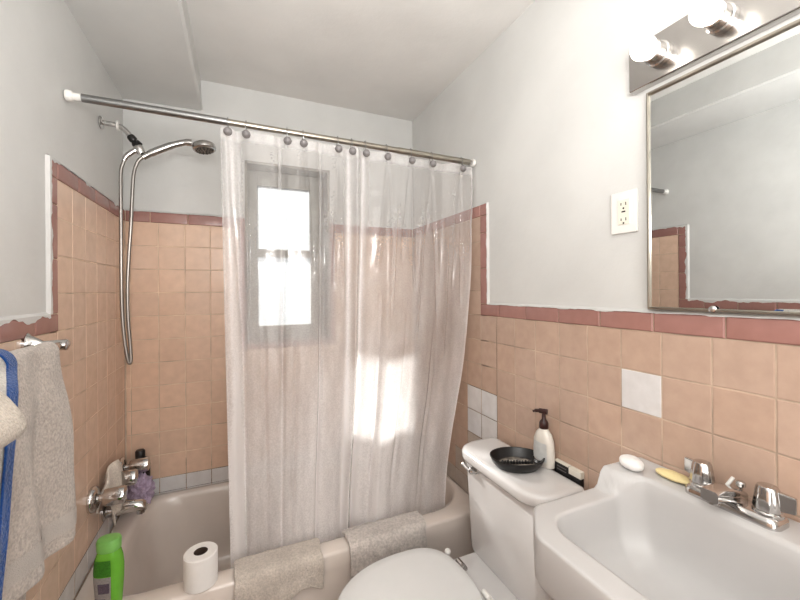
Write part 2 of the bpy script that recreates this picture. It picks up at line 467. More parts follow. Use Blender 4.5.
# ragged brushed paint that laps over the trim
def paint_lap(to3, path, parent, seed, w0=.010, amp=.010):
    bm = bmesh.new(); a = []; b = []; c = []
    for k, (u, v, du, dv) in enumerate(path):
        n = w0+amp*(.9*nz(k*.13, seed)+.35*nz(k*.5, seed+9))
        a.append(bm.verts.new(to3(u-du*.007, v-dv*.007, -.001))); b.append(bm.verts.new(to3(u, v, .0075)))
        c.append(bm.verts.new(to3(u+du*max(.001, n), v+dv*max(.001, n), .0078)))
    for i in range(len(a)-1):
        bm.faces.new((a[i], a[i+1], b[i+1], b[i])); bm.faces.new((b[i], b[i+1], c[i+1], c[i]))
    obj('paint_lap', bm, M['paint_edge'], parent)
def lap_path(A, front, wide=1.):
    p = []
    n = 200
    for i in range(n+1): p.append((front+(-A-TR-front)*i/n, WTOP+TR, 0, -1))
    return p
def lap_side(A):
    return [(-A-TR, WTOP+TR+(Z0-WTOP)*i/70, 1, 0) for i in range(71)]
def lap_top(A):
    return [(-A-TR+(A+TR-.01)*i/90, Z0+TR, 0, -1) for i in range(91)]
paint_lap(toR, lap_path(AR, FRONT+.05), wall_right, 1, .002, .007); paint_lap(toR, lap_side(AR), wall_right, 4, .002, .008)
paint_lap(toL, lap_path(AL, FRONT+.05), wall_left, 7, .010, .016); paint_lap(toL, lap_side(AL), wall_left, 3, .010, .012)
paint_lap(toL, lap_top(AL), wall_left, 5, .004, .014)
paint_lap(toB, [(.01+(WX0-.01)*i/60, Z0+TR, 0, -1) for i in range(61)], wall_back, 12, .002, .005)

# --- window
fr = bmesh.new(); D = .10
jt = .014
box(fr, OX0, OX0+jt, E+.0, .2, OZ0, OZ1); box(fr, OX1-jt, OX1, E, .2, OZ0, OZ1)
box(fr, OX0, OX1, E, .2, OZ1-jt, OZ1); box(fr, OX0, OX1, E, .2, OZ0, OZ0+jt)
win = struct('window_1', fr, M['jamb'], smooth=False)
GX0, GX1 = .578, .862
def sash(z0, z1, y, lo, hi, gm='pane'):
    b = bmesh.new(); x0, x1 = OX0+jt, OX1-jt
    box(b, x0, GX0, y, y+.03, z0, z1, .004); box(b, GX1, x1, y, y+.03, z0, z1, .004)
    box(b, GX0-.002, GX1+.002, y, y+.03, z0, lo, .003); box(b, GX0-.002, GX1+.002, y, y+.03, hi, z1, .003)
    s = obj('sash', b, M['sash'], win, smooth=False)
    pb = bmesh.new(); pb.faces.new([pb.verts.new(p) for p in ((GX0-.004, y+.014, lo-.004), (GX1+.004, y+.014, lo-.004), (GX1+.004, y+.014, hi+.004), (GX0-.004, y+.014, hi+.004))])
    obj('pane', pb, M[gm], s, smooth=False)
sash(1.55, OZ1-jt, .115, 1.59, 1.945, 'pane_upper')
sash(OZ0+jt, 1.592, .083, 1.172, 1.549)

# ------------------------------------------------------------------ bathtub
tub = thing('bathtub', 'white enamelled built-in bathtub set in the tiled alcove', 'bathtub', (W/2, -.37, 0))
TX0, TX1, TY0, TY1 = .004, W-.004, -.735, -.004
N = 128; ccx, ccy = .75, -.36
outer = resample([(TX0, TY0), (TX1, TY0), (TX1, TY1), (TX0, TY1)], N, ccx, ccy)
inner_poly = rrect((.075+1.445)/2, (-.650-.045)/2, (1.445-.075)/2, (.650-.045)/2, [.10, .12, .11, .20], 14)
inner = resample(inner_poly, N, ccx, ccy)
def mixr(f, z, a=outer, b=inner): return [(p[0]+(q[0]-p[0])*f, p[1]+(q[1]-p[1])*f, z) for p, q in zip(a, b)]
rings = [mixr(0, RIM-.06), mixr(0, RIM-.012), mixr(.04, RIM-.004), mixr(.12, RIM), mixr(.6, RIM+.001), mixr(.85, RIM-.001), mixr(1, RIM-.008)]
bot = resample(rrect(.76, -.36, .52, .20, .14, 14), N, ccx, ccy)
for f, z in ((.06, .38), (.12, .34), (.25, .25), (.4, .16), (.55, .10), (.75, .075), (1, .068)):
    rings.append(mixr(f, z, inner, bot))
rings.append([(ccx+(p[0]-ccx)*.4, ccy+(p[1]-ccy)*.4, .064) for p in bot])
bm = loft(bmesh.new(), rings, False, True)
obj('basin', bm, M['enamel'], tub, angle=60)
ap = bmesh.new()
box(ap, TX0, TX1, TY0+.003, TY0+.03, 0, RIM-.03)
obj('apron', ap, M['enamel'], tub)
dr = axis_lathe(bmesh.new(), (.28, -.36, .062), (0, 0, 1), [(0, .03), (.006, .03), (.009, .024), (.006, .018), (.006, 0)])
obj('drain', dr, M['chrome'], tub)

# ------------------------------------------------------------------ curtain rod, rings, curtain
def rodp(x): return Vector((x, -.628-.035*x/W, 1.962-.024*x/W))
rod = thing('curtain_rod', 'steel telescopic shower curtain rod spanning the alcove from wall to wall', 'curtain rod', rodp(0))
def rtube(x0, x1, r): return tube(bmesh.new(), [rodp(x0), rodp((x0+x1)/2), rodp(x1)], r, 20)
obj('outer_tube', rtube(.04, .45, .0125), M['rod'], rod)
obj('inner_tube', rtube(.44, 1.10, .0110), M['rod2'], rod)
obj('outer_tube', rtube(1.09, W-.03, .0125), M['rod2'], rod)
for xa, xb in ((.001, .018), (W-.018, W-.001)):
    b = bmesh.new(); p, q = rodp(xa), rodp(xb)
    axis_lathe(b, p, q-p, [(0, .016), (.005, .0175), (.012, .016), (.017, .013)]); obj('end_cap', b, M['white_plastic'], rod)
obj('end_sleeve', rtube(.015, .045, .0115), M['white_plastic'], rod)
obj('end_sleeve', rtube(W-.035, W-.015, .0095), M['steel'], rod)
RX = [.449, .508, .648, .706, .838, .893, .949, 1.040, 1.148, 1.246, 1.395]
ring_lab = ['first white-backed curtain ring at the left end of the rod, at the curtain edge', 'second curtain ring from the left, ball over the left part of the window',
 'third curtain ring from the left, left one of the close pair above the window', 'fourth curtain ring from the left, right one of the close pair above the window',
 'fifth curtain ring from the left, above the right edge of the window', 'sixth curtain ring from the left, edge-on beside a tight fold',
 'seventh curtain ring from the left, edge-on at the second tight fold', 'eighth curtain ring from the left, hanging just before the corner of the walls',
 'ninth curtain ring from the left, hanging where the rod thickens', 'third curtain ring from the right end of the rod', 'last curtain ring at the right end of the rod, by the wall']
ring_lab[9] = 'tenth curtain ring from the left, last but one before the right wall'
proto = None
for i, x in enumerate(RX):
    p = rodp(x)
    if proto is None:
        r = thing('curtain_ring', ring_lab[0], 'curtain ring', p, 'curtain rings on the shower rod')
        b = bmesh.new()
        loop = [p+Vector((.0015*math.sin(a), .0165*math.sin(a), -.008+.0235*math.cos(a))) for a in [2*PI*k/28 for k in range(29)]]
        tube(b, loop, .0013, 6, False); obj('wire', b, M['rod'], r)
        b = bmesh.new(); bmesh.ops.create_uvsphere(b, u_segments=18, v_segments=12, radius=.0145)
        for v in b.verts: v.co = v.co+p+Vector((0, -.019, -.040))
        obj('ball', b, M['grey_ball'], r)
        b = bmesh.new(); tube(b, [p+Vector((0, -.004, -.030)), p+Vector((0, -.019, -.040))], .002, 6); obj('hook', b, M['rod'], r)
        proto = r
    else:
        dup(proto, p, ring_lab[i])
CU0, CU1 = .424, 1.452
NU, NV = 420, 110
bm = bmesh.new(); vl = bm.verts.layers.float.new('veilv')
def g_(x, c, w): return math.exp(-((x-c)/w)**2)
CREASES = [(.022, .0, .05, .45, .010, .008), (.085, .03, .075, .5, .010, -.007), (.215, 0, .19, .6, .009, .008), (.277, 0, .30, .32, .010, .008), (.277, 0, .25, .22, .009, -.006),
    (.335, .05, .33, .9, .009, .007), (.405, 0, .39, .35, .010, .008), (.405, .02, .43, .4, .009, -.007), (.60, 0, .565, .30, .011, .010), (.60, 0, .625, .22, .010, .009), (.645, .10, .63, .42, .009, -.007),
    (.705, 0, .67, .28, .010, .010), (.705, 0, .735, .36, .010, .009), (.77, .08, .76, .5, .009, -.007), (.80, 0, .785, .2, .009, .008), (.80, 0, .855, .42, .011, .010), (.88, .12, .895, .55, .010, -.008),
    (.945, 0, .92, .35, .010, .010), (.945, .02, .965, .4, .008, .007), (.70, .40, .68, .9, .012, .007), (.84, .45, .83, .95, .012, .008), (.13, .4, .14, .95, .010, .006), (.25, .45, .24, .95, .012, .006), (.58, .35, .57, .95, .010, .008)]
def curtain_pt(u, v):
    """u along 0..1, v down 0..1"""
    x = CU0+(CU1-CU0)*u
    top = rodp(x).z-.020; z = top+(.30-top)*v
    xr = 1.455-.03*ssm(0, .55, v)-.075*ssm(.5, 1, v)          # right hem drifts in
    xl = CU0+.026*v
    xx = xl+(xr-xl)*u
    ph = u*9.2
    grow = .25+.75*ssm(0, .5, v)
    y = rodp(x).y+.002
    y += (-.645-rodp(x).y)*0
    yc = y+(-.605+.040*ssm(.82, 1., u)-y)*ssm(.25, .85, v)
    d = 0
    d += .013*math.sin(2*PI*(u*2.6+.1+.22*nz(u*3, v*.8)))*grow
    d += .008*math.sin(2*PI*(u*6.3+.5*nz(u*4, v*1.0+4)))*(.3+.7*grow)*(.35+.65*g_(u, .75, .3))
    d += .020*g_(u, .445, .016)-.022*g_(u, .475, .012)+.020*g_(u, .51, .014)-.010*g_(u, .60, .02)+.012*g_(u, .86, .02)
    d += -.012*g_(u, .020, .014)+.014*g_(u, .055, .014)+.010*g_(u, .19, .012)+.010*g_(u, .335, .012)
    d += .005*nz(xx*9, z*3, 2)+.0014*nz(xx*30, z*12, 5)
    d += .007*nz(xx*7, z*16, 8)*(1-ssm(0, .3, v))*(.3+u)
    for (ua, va, ub, vb, wd, am) in CREASES:
        if va <= v <= vb:
            t = (v-va)/(vb-va); uc = ua+(ub-ua)*t+.004*nz(v*9, ua*40)
            d += 1.4*am*math.sin(PI*min(1, t*1.02))**.5*max(0, 1-abs(u-uc)/wd)
    lo = -.026
    return Vector((xx+.006*math.sin(ph*5)*grow, yc+max(lo, min(.04, d)), z)), d
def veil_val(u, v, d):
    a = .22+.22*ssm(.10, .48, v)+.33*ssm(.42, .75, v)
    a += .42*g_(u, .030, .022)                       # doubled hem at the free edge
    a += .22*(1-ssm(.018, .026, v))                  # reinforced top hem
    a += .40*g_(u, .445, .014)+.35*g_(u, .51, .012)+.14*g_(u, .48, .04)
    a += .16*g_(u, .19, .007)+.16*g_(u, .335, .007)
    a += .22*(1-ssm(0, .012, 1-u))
    a += .20*g_(u, .60, .10)*ssm(.38, .55, v)+.20*g_(u, .335, .05)*ssm(.42, .62, v)-.12*g_(u, .85, .08)*ssm(.3, .6, v)-.10*g_(u, .16, .06)*ssm(.4, .7, v)  # first two terms whiten the veil to imitate bright patches of light
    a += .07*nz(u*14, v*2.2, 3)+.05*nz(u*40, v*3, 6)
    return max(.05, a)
G = []
for i in range(NU+1):
    row = []
    for j in range(NV+1):
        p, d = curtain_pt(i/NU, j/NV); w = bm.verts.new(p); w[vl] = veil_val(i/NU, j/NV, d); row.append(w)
    G.append(row)
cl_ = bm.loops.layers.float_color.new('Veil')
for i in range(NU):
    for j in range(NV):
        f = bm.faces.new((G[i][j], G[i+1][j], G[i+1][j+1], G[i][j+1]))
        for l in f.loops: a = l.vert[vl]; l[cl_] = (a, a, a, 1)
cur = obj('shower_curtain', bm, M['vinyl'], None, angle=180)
tag(cur, 'clear creased vinyl shower curtain hanging from the rod into the bathtub', 'shower curtain')

# ------------------------------------------------------------------ hand shower
SY = -.31
hs = thing('hand_shower', 'chrome hand shower with hose loop hanging from the arm on the left wall', 'shower', (0, SY, 2.012))
b = axis_lathe(bmesh.new(), (-.002, SY, 2.012), (1, 0, 0), [(0, .024), (.004, .024), (.008, .018), (.010, .012)]); obj('flange', b, M['chrome'], hs)
arm = spline([(0, SY, 2.012), (.045, SY, 2.010), (.07, SY, 2.000), (.09, SY, 1.978), (.105, SY, 1.958)], 6)
obj('shower_arm', tube(bmesh.new(), arm, .0095, 16), M['chrome'], hs)
b = axis_lathe(bmesh.new(), (.050, SY, 2.009), (1, 0, -.05), [(0, .013), (.001, .019), (.007, .019), (.008, .013)]); obj('white_washer', b, M['white_plastic'], hs)
d = Vector((.024, 0, -.032)).normalized()
b = axis_lathe(bmesh.new(), (.092, SY, 1.975), d, [(0, .012), (.004, .014), (.018, .015), (.024, .012), (.030, .016), (.044, .018), (.050, .012)]); obj('swivel_joint', b, M['black_plastic'], hs)
b = axis_lathe(bmesh.new(), (.116, SY, 1.940), (.45, 0, -1), [(0, .015), (.008, .018), (.024, .017), (.034, .014)]); obj('bracket', b, M['chrome'], hs)
b = bmesh.new(); tube(b, spline([(.125, SY-.002, 1.925), (.105, SY-.004, 1.915), (.082, SY-.004, 1.893), (.072, SY-.003, 1.872)], 5), [.010]*10+[.0095]*3+[.008]*3, 14); obj('hose_elbow', b, M['chrome'], hs)
hp = [(.134, SY, 1.897), (.165, SY, 1.919), (.20, SY, 1.940), (.24, SY, 1.962), (.28, SY, 1.978), (.305, SY, 1.980)]
obj('shower_handle', tube(bmesh.new(), spline(hp, 4), [.012]*4+[.014]*8+[.0125]*5+[.014]*4, 16), M['steel'], hs)
hd = Vector((.12, -.10, -1)).normalized()
b = axis_lathe(bmesh.new(), Vector((.348, SY, 1.990)), hd, [(0, .012), (.004, .030), (.012, .042), (.024, .0455), (.032, .044), (.035, .040)], 28)
head = obj('shower_head', b, M['steel'], hs)
b = axis_lathe(bmesh.new(), Vector((.348, SY, 1.990))+hd*.034, hd, [(0, .037), (.003, .036), (.004, .02)], 28); obj('spray_face', b, M['dust'], head)
b = bmesh.new()
fo = Vector((.348, SY, 1.990))+hd*.0375; fu, fv = frame_axes(hd)
for rr, n in ((.010, 5), (.020, 9), (.030, 13)):
    for k in range(n):
        c = fo+(fu*math.cos(2*PI*k/n)+fv*math.sin(2*PI*k/n))*rr
        axis_lathe(b, c, hd, [(0, .0026), (.003, .0022)], 8)
nozz = obj('nozzles', b, M['black_plastic'], head)
hose = [(.074, SY-.003, 1.876), (.063, SY-.003, 1.835), (.0615, SY-.003, 1.75), (.062, SY-.004, 1.60), (.0625, SY-.006, 1.45), (.064, SY-.006, 1.30), (.070, SY-.006, 1.19),
        (.080, SY-.006, 1.105), (.087, SY-.004, 1.081), (.091, SY-.002, 1.096), (.088, SY, 1.16), (.082, SY, 1.26), (.081, SY, 1.38), (.086, SY, 1.50), (.093, SY, 1.62), (.098, SY, 1.74), (.104, SY, 1.83), (.118, SY, 1.878), (.134, SY, 1.897)]
sp = spline(hose, 14)
obj('hose', tube(bmesh.new(), sp, [.0062+.0005*(k % 2) for k in range(len(sp))], 12), M['hose'], hs)

# ------------------------------------------------------------------ taps on the left wall
def tap(label, y, z, length, name='bath_tap', rz=.042):
    t = thing(name, label, 'tap', (0, y, z), 'taps over the bathtub')
    b = axis_lathe(bmesh.new(), (-.001, y, z), (1, 0, 0), [(0, rz), (.006, rz+.002), (.016, rz-.001), (.022, rz-.010), (.024, .020)], 28); obj('escutcheon', b, M['chrome'], t)
    b = axis_lathe(bmesh.new(), (.012, y, z), (1, 0, 0), [(0, .012), (.03, .012)], 16); obj('stem', b, M['chrome'], t)
    x = .036; prof = [(0, .016), (.004, .027), (.012, .031), (length-.036-.012, .031), (length-.036-.004, .028), (length-.036, .016)]
    b = bmesh.new(); o = Vector((x, y, z)); seg = 40; rr = []
    for tt, r in prof:
        ring = []
        for k in range(seg):
            a = 2*PI*k/seg; q = r*(1-.06*(.5+.5*math.cos(5*a))) if .008 < tt < length-.045 else r
            ring.append(o+Vector((tt, math.cos(a)*q, math.sin(a)*q)))
        rr.append(ring)
    loft(b, rr); obj('handle', b, M['chrome'], t); return t
tap('chrome tub tap handle on the left wall nearest the towel', -.445, .632, .105)
tap('chrome tub tap handle on the left wall nearest the corner', -.100, .592, .112)
tap('smaller chrome diverter handle between the two tub taps, draped with a cloth', -.262, .612, .100, 'diverter_tap', .036)
sy_, sz_ = -.30, .518
sp_ = thing('tub_spout', 'chrome tub spout on the left wall below the taps', 'spout', (0, sy_, sz_))
b = axis_lathe(bmesh.new(), (-.001, sy_, sz_-.006), (1, 0, 0), [(0, .034), (.005, .034), (.010, .027)], 28); obj('escutcheon', b, M['chrome'], sp_)
b = bmesh.new(); rr = []
for x, zc, hy, hz in ((.006, -.006, .025, .025), (.03, -.005, .025, .026), (.07, -.003, .024, .024), (.10, -.003, .023, .021), (.122, -.006, .022, .020), (.134, -.012, .019, .018), (.138, -.016, .012, .012)):
    rr.append([(x, sy_+hy*math.cos(2*PI*k/28), sz_+zc+hz*math.sin(2*PI*k/28)) for k in range(28)])
loft(b, rr); obj('spout_body', b, M['chrome'], sp_)
b = axis_lathe(bmesh.new(), (.118, sy_, sz_-.022), (0, 0, -1), [(0, .014), (.016, .014), (.017, .010)], 18); obj('outlet_lip', b, M['chrome'], sp_)
# washcloth slung over the diverter
def wc(u, v):
    s = v*2-1                                         # -1 behind, by the wall .. 1 the hanging front
    yy = -.425+.225*u+(.5-u)*.07*max(0, s)-.01*s
    a = s*.5*PI
    zt = .700-.055*(2*u-1.05)**2-(.185 if s > 0 else .08)*abs(s)**1.3*(1-.25*abs(2*u-.9)*max(0, s))
    x = .032+.020*math.sin(a)+.007*math.sin(u*12+s*2)+.005*nz(u*6, s*3, 1)
    return Vector((max(.010, x), yy, zt))
w = cloth('washcloth', wc, 14, 24, M['cloth'], None, .006); tag(w, 'worn off-white washcloth draped over the diverter handle between the tub taps', 'washcloth')
# lilac loofah
def ruffle(name, c, R, seed):
    bm = bmesh.new(); bmesh.ops.create_icosphere(bm, subdivisions=5, radius=1)
    for v in bm.verts:
        p = v.co.normalized(); r = 1+.22*math.sin(9*p.x+5*nz(p.y*3, p.z*3, seed))*math.sin(8*p.z+4*nz(p.x*3, p.y*3, seed+3))+.16*nz(p.x*7, p.y*7, p.z*7+seed)
        v.co = Vector(c)+Vector((p.x*R[0], p.y*R[1], p.z*R[2]))*r
    return obj(name, bm, M['loofah'], None, angle=180)
lf = ruffle('bath_puff', (.080, -.105, .482), (.046, .036, .066), 4); tag(lf, 'lilac net bath puff on the tub corner behind the taps', 'bath puff')

def oval(cx, cy, hx, hy, z, n=32, p=2.4, rot=0):
    out = []
    for k in range(n):
        a = 2*PI*k/n; c, s = math.cos(a), math.sin(a)
        x = hx*abs(c)**(2/p)*(1 if c >= 0 else -1); y = hy*abs(s)**(2/p)*(1 if s >= 0 else -1)
        out.append((cx+x*math.cos(rot)-y*math.sin(rot), cy+x*math.sin(rot)+y*math.cos(rot), z))
    return out
# black bottle in the corner
bx_, by_ = .068, -.040
t = thing('shampoo_bottle', 'black flat-shouldered bottle standing in the back left corner of the bathtub', 'bottle', (bx_, by_, RIM))
b = loft(bmesh.new(), [oval(bx_, by_, hx, hy, RIM+z) for z, hx, hy in ((0, .030, .022), (.004, .034, .025), (.16, .034, .025), (.185, .030, .022), (.197, .018, .016))]); obj('bottle_body', b, M['black_plastic'], t)
b = loft(bmesh.new(), [oval(bx_-.004, by_, hx, hx, RIM+z, p=2) for z, hx in ((.196, .016), (.198, .019), (.228, .019), (.233, .016))]); obj('cap', b, M['black_plastic'], t)
# green bottle on the near corner
gx, gy, gr = .117, -.690, -.25
t = thing('shampoo_bottle', 'bright green shampoo bottle standing on the near left corner of the tub rim', 'bottle', (gx, gy, RIM))
def ov(z, hx, hy, p=2.6): return oval(gx, gy, hx, hy, RIM+z, 40, p, gr)
b = loft(bmesh.new(), [ov(*q) for q in ((0, .028, .018), (.004, .032, .021), (.03, .0335, .023), (.09, .0375, .026), (.125, .038, .026), (.155, .035, .025), (.172, .030, .023), (.178, .028, .022))]); obj('bottle_body', b, M['green'], t)
b = loft(bmesh.new(), [ov(*q) for q in ((.1775, .028, .022, 2.2), (.180, .031, .025, 2.2), (.206, .0315, .0255, 2.2), (.212, .029, .023, 2.2), (.214, .022, .017, 2.2))]); obj('cap', b, M['green_cap'], t)
def wrap_label(name, a0, a1, z0, z1, mat, off=.0008):
    bm = bmesh.new(); rows = []
    for j in range(9):
        z = z0+(z1-z0)*j/8
        prof = ((0, .028, .018), (.03, .0335, .023), (.09, .0375, .026), (.125, .038, .026), (.155, .035, .025), (.172, .030, .023))
        for q, r in zip(prof, prof[1:]):
            if q[0] <= z <= r[0]:
                f = (z-q[0])/(r[0]-q[0]); hx = q[1]+(r[1]-q[1])*f; hy = q[2]+(r[2]-q[2])*f
        row = []
        for i in range(13):
            a = math.radians(a0+(a1-a0)*i/12); c, s = math.cos(a), math.sin(a); p = 2.6
            x = (hx+off)*abs(c)**(2/p)*(1 if c >= 0 else -1); y = (hy+off)*abs(s)**(2/p)*(1 if s >= 0 else -1)
            row.append(bm.verts.new((gx+x*math.cos(gr)-y*math.sin(gr), gy+x*math.sin(gr)+y*math.cos(gr), RIM+z)))
        rows.append(row)
    for a, b in zip(rows, rows[1:]):
        for i in range(12): bm.faces.new((a[i], a[i+1], b[i+1], b[i]))
    return obj(name, bm, mat, t)
wrap_label('label', 212, 292, .112, .158, M['label_green']); lg = wrap_label('label', 214, 292, .03, .110, M['label_grey'])
wrap_label('label_block', 250, 286, .062, .092, M['label_bar'], .0014); wrap_label('label_block', 222, 272, .034, .046, M['label_bar'], .0014)
# toilet roll on the rim
tx, ty = .362, -.694
t = thing('toilet_roll', 'white toilet paper roll standing on the tub rim', 'toilet roll', (tx, ty, RIM))
b = axis_lathe(bmesh.new(), (tx, ty, RIM+.001), (0, 0, 1), [(0, .047), (.003, .050), (.100, .050), (.103, .047), (.103, .021), (.070, .0205)], 48); obj('paper', b, M['paper'], t)
b = axis_lathe(bmesh.new(), (tx, ty, RIM+.001), (0, 0, 1), [(.0705, .0202), (.1025, .0208), (.1025, .0198), (.072, .0192)], 32); obj('core', b, M['cardboard'], t)

# ------------------------------------------------------------------ bath mats over the rim
def mat_fn(x0, x1, drop, back, seed, bulge=.004):
    """runs from inside the rim, over it and down the apron"""
    path = [(-.650+.012, RIM+.006-back), (-.646, RIM+.004), (-.660, RIM+.012), (-.69, RIM+.013), (-.72, RIM+.012), (-.738, RIM+.006), (-.7465, RIM-.012), (-.748, RIM-.04)]
    def fn(u, v):
        x = x0+(x1-x0)*u
        dz = drop(u) if callable(drop) else drop
        pp = spline([Vector((0, a, b)) for a, b in path]+[Vector((0, -.749, RIM-dz*.6)), Vector((0, -.750, RIM-dz))], 6)
        f = v*(len(pp)-1); i = min(int(f), len(pp)-2); p = pp[i].lerp(pp[i+1], f-i)
        n = bulge*(nz(x*14, v*5, seed)+.6*nz(x*34, v*12, seed+2))
        hang = ssm(.55, .8, v)
        return Vector((x+.008*nz(v*4, x*3, seed)*1.2, p.y-abs(n)*hang-.002*hang, p.z+(1-hang)*abs(n)*.8))
    return fn
m1 = cloth('bath_mat', mat_fn(.462, .752, lambda u: .082+.10*ssm(.55, .0, u)*0+.14*(1-ssm(.25, .75, u))+.02*ssm(.8, 1, u), .0, 3), 40, 44, M['mat'], None, .010)
tag(m1, 'beige terry bath mat over the tub rim next to the toilet roll', 'bath mat', 'bath mats over the tub rim')
m2 = cloth('bath_mat', mat_fn(.852, 1.168, .17, .0, 8, .007), 40, 44, M['mat2'], None, .012)
tag(m2, 'shaggy grey-beige bath mat over the tub rim behind the toilet lid', 'bath mat', 'bath mats over the tub rim')

# ------------------------------------------------------------------ toilet
TYc = -1.045
to = thing('toilet', 'white two-piece toilet with closed lid between the bathtub and the sink', 'toilet', (1.1, TYc, 0))
tk = [rrect(1.370, TYc, hx, hy, r, 8, z) for z, hx, hy, r in ((.365, .074, .182, .030), (.38, .078, .187, .03), (.55, .083, .195, .03), (.70, .088, .203, .03), (.716, .087, .202, .03))]
tk = [[(p[0]+(.0 if p[0] < 1.3665 else 0), p[1], p[2]) for p in r] for r in tk]
obj('tank', loft(bmesh.new(), tk), M['china'], to)
def lidring(z, d):
    pts = []
    # bowed front, rounded front corners
    for p in rrect(1.356, TYc+.005, .096-d, .225-d, [.02, .08, .08, .02], 10, z):
        x, y, zz = p; k = (y-TYc)/.222
        if x < 1.356: x -= .014*(1-k*k)
        pts.append((x, y, zz))
    return pts
obj('tank_lid', loft(bmesh.new(), [lidring(.7165, .012), lidring(.718, .004), lidring(.726, 0), lidring(.744, 0), lidring(.751, .003), lidring(.755, .011), lidring(.756, .025)]), M['china'], to, angle=70)
h = bmesh.new()
axis_lathe(h, (1.288, TYc+.128, .690), (-1, 0, 0), [(0, .016), (.006, .016), (.012, .012), (.026, .012), (.030, .008)], 20)
tube(h, spline([(1.264, TYc+.128, .690), (1.262, TYc+.150, .692), (1.266, TYc+.178, .694)], 5), [.009, .008, .008, .0075, .007, .007, .007, .0075, .008, .009, .009], 12)
obj('flush_lever', h, M['chrome'], to)
def egg(z, s=1., back=1.165, front=.728, w=.184, dx=0):
    out = []
    n = 56
    for k in range(n):
        a = 2*PI*k/n; c, sn = math.cos(a), math.sin(a)
        cx = .985
        if c >= 0:
            x = (back-cx)*abs(c)**.62; y = w*(sn if abs(sn) < 1 else sn)
            y = w*(abs(sn)**.80)*(1 if sn >= 0 else -1)
        else:
            x = -(cx-front)*abs(c)**.95; y = w*(abs(sn)**.95)*(1 if sn >= 0 else -1)
        out.append((cx+dx+x*s, TYc+y*s, z))
    return out
obj('bowl', loft(bmesh.new(), [egg(.0, .62, dx=.10), egg(.02, .63, dx=.10), egg(.10, .56, dx=.11), egg(.20, .62, dx=.07), egg(.30, .82, dx=.02), egg(.36, .95), egg(.385, .97), egg(.392, .95)]), M['china'], to)
pl = loft(bmesh.new(), [rrect(1.235, TYc, .135, hw, .03, 8, z) for z, hw in ((.22, .085), (.30, .12), (.345, .150), (.360, .155), (.366, .150))])
obj('bowl_platform', pl, M['china'], to)
obj('seat', loft(bmesh.new(), [egg(.394, .97), egg(.397, .985), egg(.408, .985), egg(.412, .97)]), M['seat'], to)
obj('seat_lid', loft(bmesh.new(), [egg(.4125, .985), egg(.415, 1.), egg(.424, 1.), egg(.430, .985), egg(.434, .955), egg(.435, .80), egg(.436, .4)]), M['seat'], to, angle=70)
for s in (-1, 1):
    b = axis_lathe(bmesh.new(), (1.185, TYc+s*.075-.012, .404), (0, 1, 0), [(0, .006), (.002, .010), (.032, .010), (.034, .006)], 16)
    box(b, 1.172, 1.205, TYc+s*.075-.014, TYc+s*.075+.026, .385, .397, .003); obj('hinge', b, M['steel'] if s > 0 else M['white_plastic'], to)
b = bmesh.new(); bmesh.ops.create_uvsphere(b, u_segments=16, v_segments=12, radius=.011)
for v in b.verts: v.co += Vector((1.160, TYc+.122, .425))
obj('bumper', b, M['white_plastic'], to)

# things on the tank lid
LZ = .7562
ax, ay, ar = 1.350, -1.068, -.45
t = thing('ashtray', 'round black ridged plastic dish, dusty inside, on the toilet tank lid', 'dish', (ax, ay, LZ))
b = loft(bmesh.new(), [oval(ax, ay, rx*1.14, rx*.90, LZ+z, 56, 2, ar) for z, rx in ((0, .058), (.002, .062), (.016, .073), (.034, .080), (.0365, .080), (.0355, .077), (.022, .070), (.009, .060), (.0065, .040), (.006, .01))]); ds = obj('dish', b, M['black_plastic'], t)
b = loft(bmesh.new(), [oval(ax, ay, rx*1.14, rx*.90, LZ+z, 40, 2, ar) for z, rx in ((.0070, .050), (.0100, .052), (.0104, .045), (.0095, .02))]); obj('dust_layer', b, M['dust'], t)
b = bmesh.new()
ux, uy = math.cos(ar), math.sin(ar)
for k in range(11):
    q = (k-5)*.0098; hgt = .012+.006*nz(k*1.7, 3)
    if k % 2 == 0 or True:
        cx, cy = ax+ux*q, ay+uy*q
        axis_lathe(b, (cx, cy, LZ+.008), (0, 0, 1), [(0, .0062), (hgt*.5, .005), (hgt, .0026), (hgt+.001, .001)], 8)
obj('ridge', b, M['black_plastic'], t)
lx, ly, lr = 1.442, -1.098, .95
t = thing('lotion_bottle', 'white lotion bottle with brown pump standing at the back of the tank lid', 'bottle', (lx, ly, LZ))
def lo_(z, hx, hy, p=2.3): return oval(lx, ly, hy, hx, LZ+z, 36, p)
b = loft(bmesh.new(), [lo_(*q) for q in ((0, .037, .018), (.004, .042, .021), (.05, .0425, .022), (.085, .039, .0215), (.108, .030, .019), (.121, .018, .0145), (.128, .0125, .0125))]); obj('bottle_body', b, M['lotion'], t)
b = bmesh.new(); rows = []
for j in range(7):
    z = .022+.060*j/6; hw = .0428*(1 if z < .05 else 1-.065*(z-.05)/.035)
    rows.append([b.verts.new((lx-.0010-.0215*abs(math.cos(a))**(2/2.3)*(1 if z < .06 else .985), ly+hw*1.0*abs(math.sin(a))**(2/2.3)*(1 if a >= 0 else -1), LZ+z)) for a in [math.radians(-42+84*i/10) for i in range(11)]])
for p, q in zip(rows, rows[1:]):
    for i in range(10): b.faces.new((p[i], p[i+1], q[i+1], q[i]))
obj('label', b, M['label_blue'], t)
b = axis_lathe(bmesh.new(), (lx, ly, LZ+.126), (0, 0, 1), [(0, .0145), (.002, .0155), (.020, .015), (.026, .012), (.032, .007), (.050, .006), (.052, .009), (.060, .009)], 24); pc = obj('pump', b, M['brown_plastic'], t)
nd = Vector((-.45, .75, 0)).normalized()
b = bmesh.new(); o0 = Vector((lx, ly, LZ+.184))
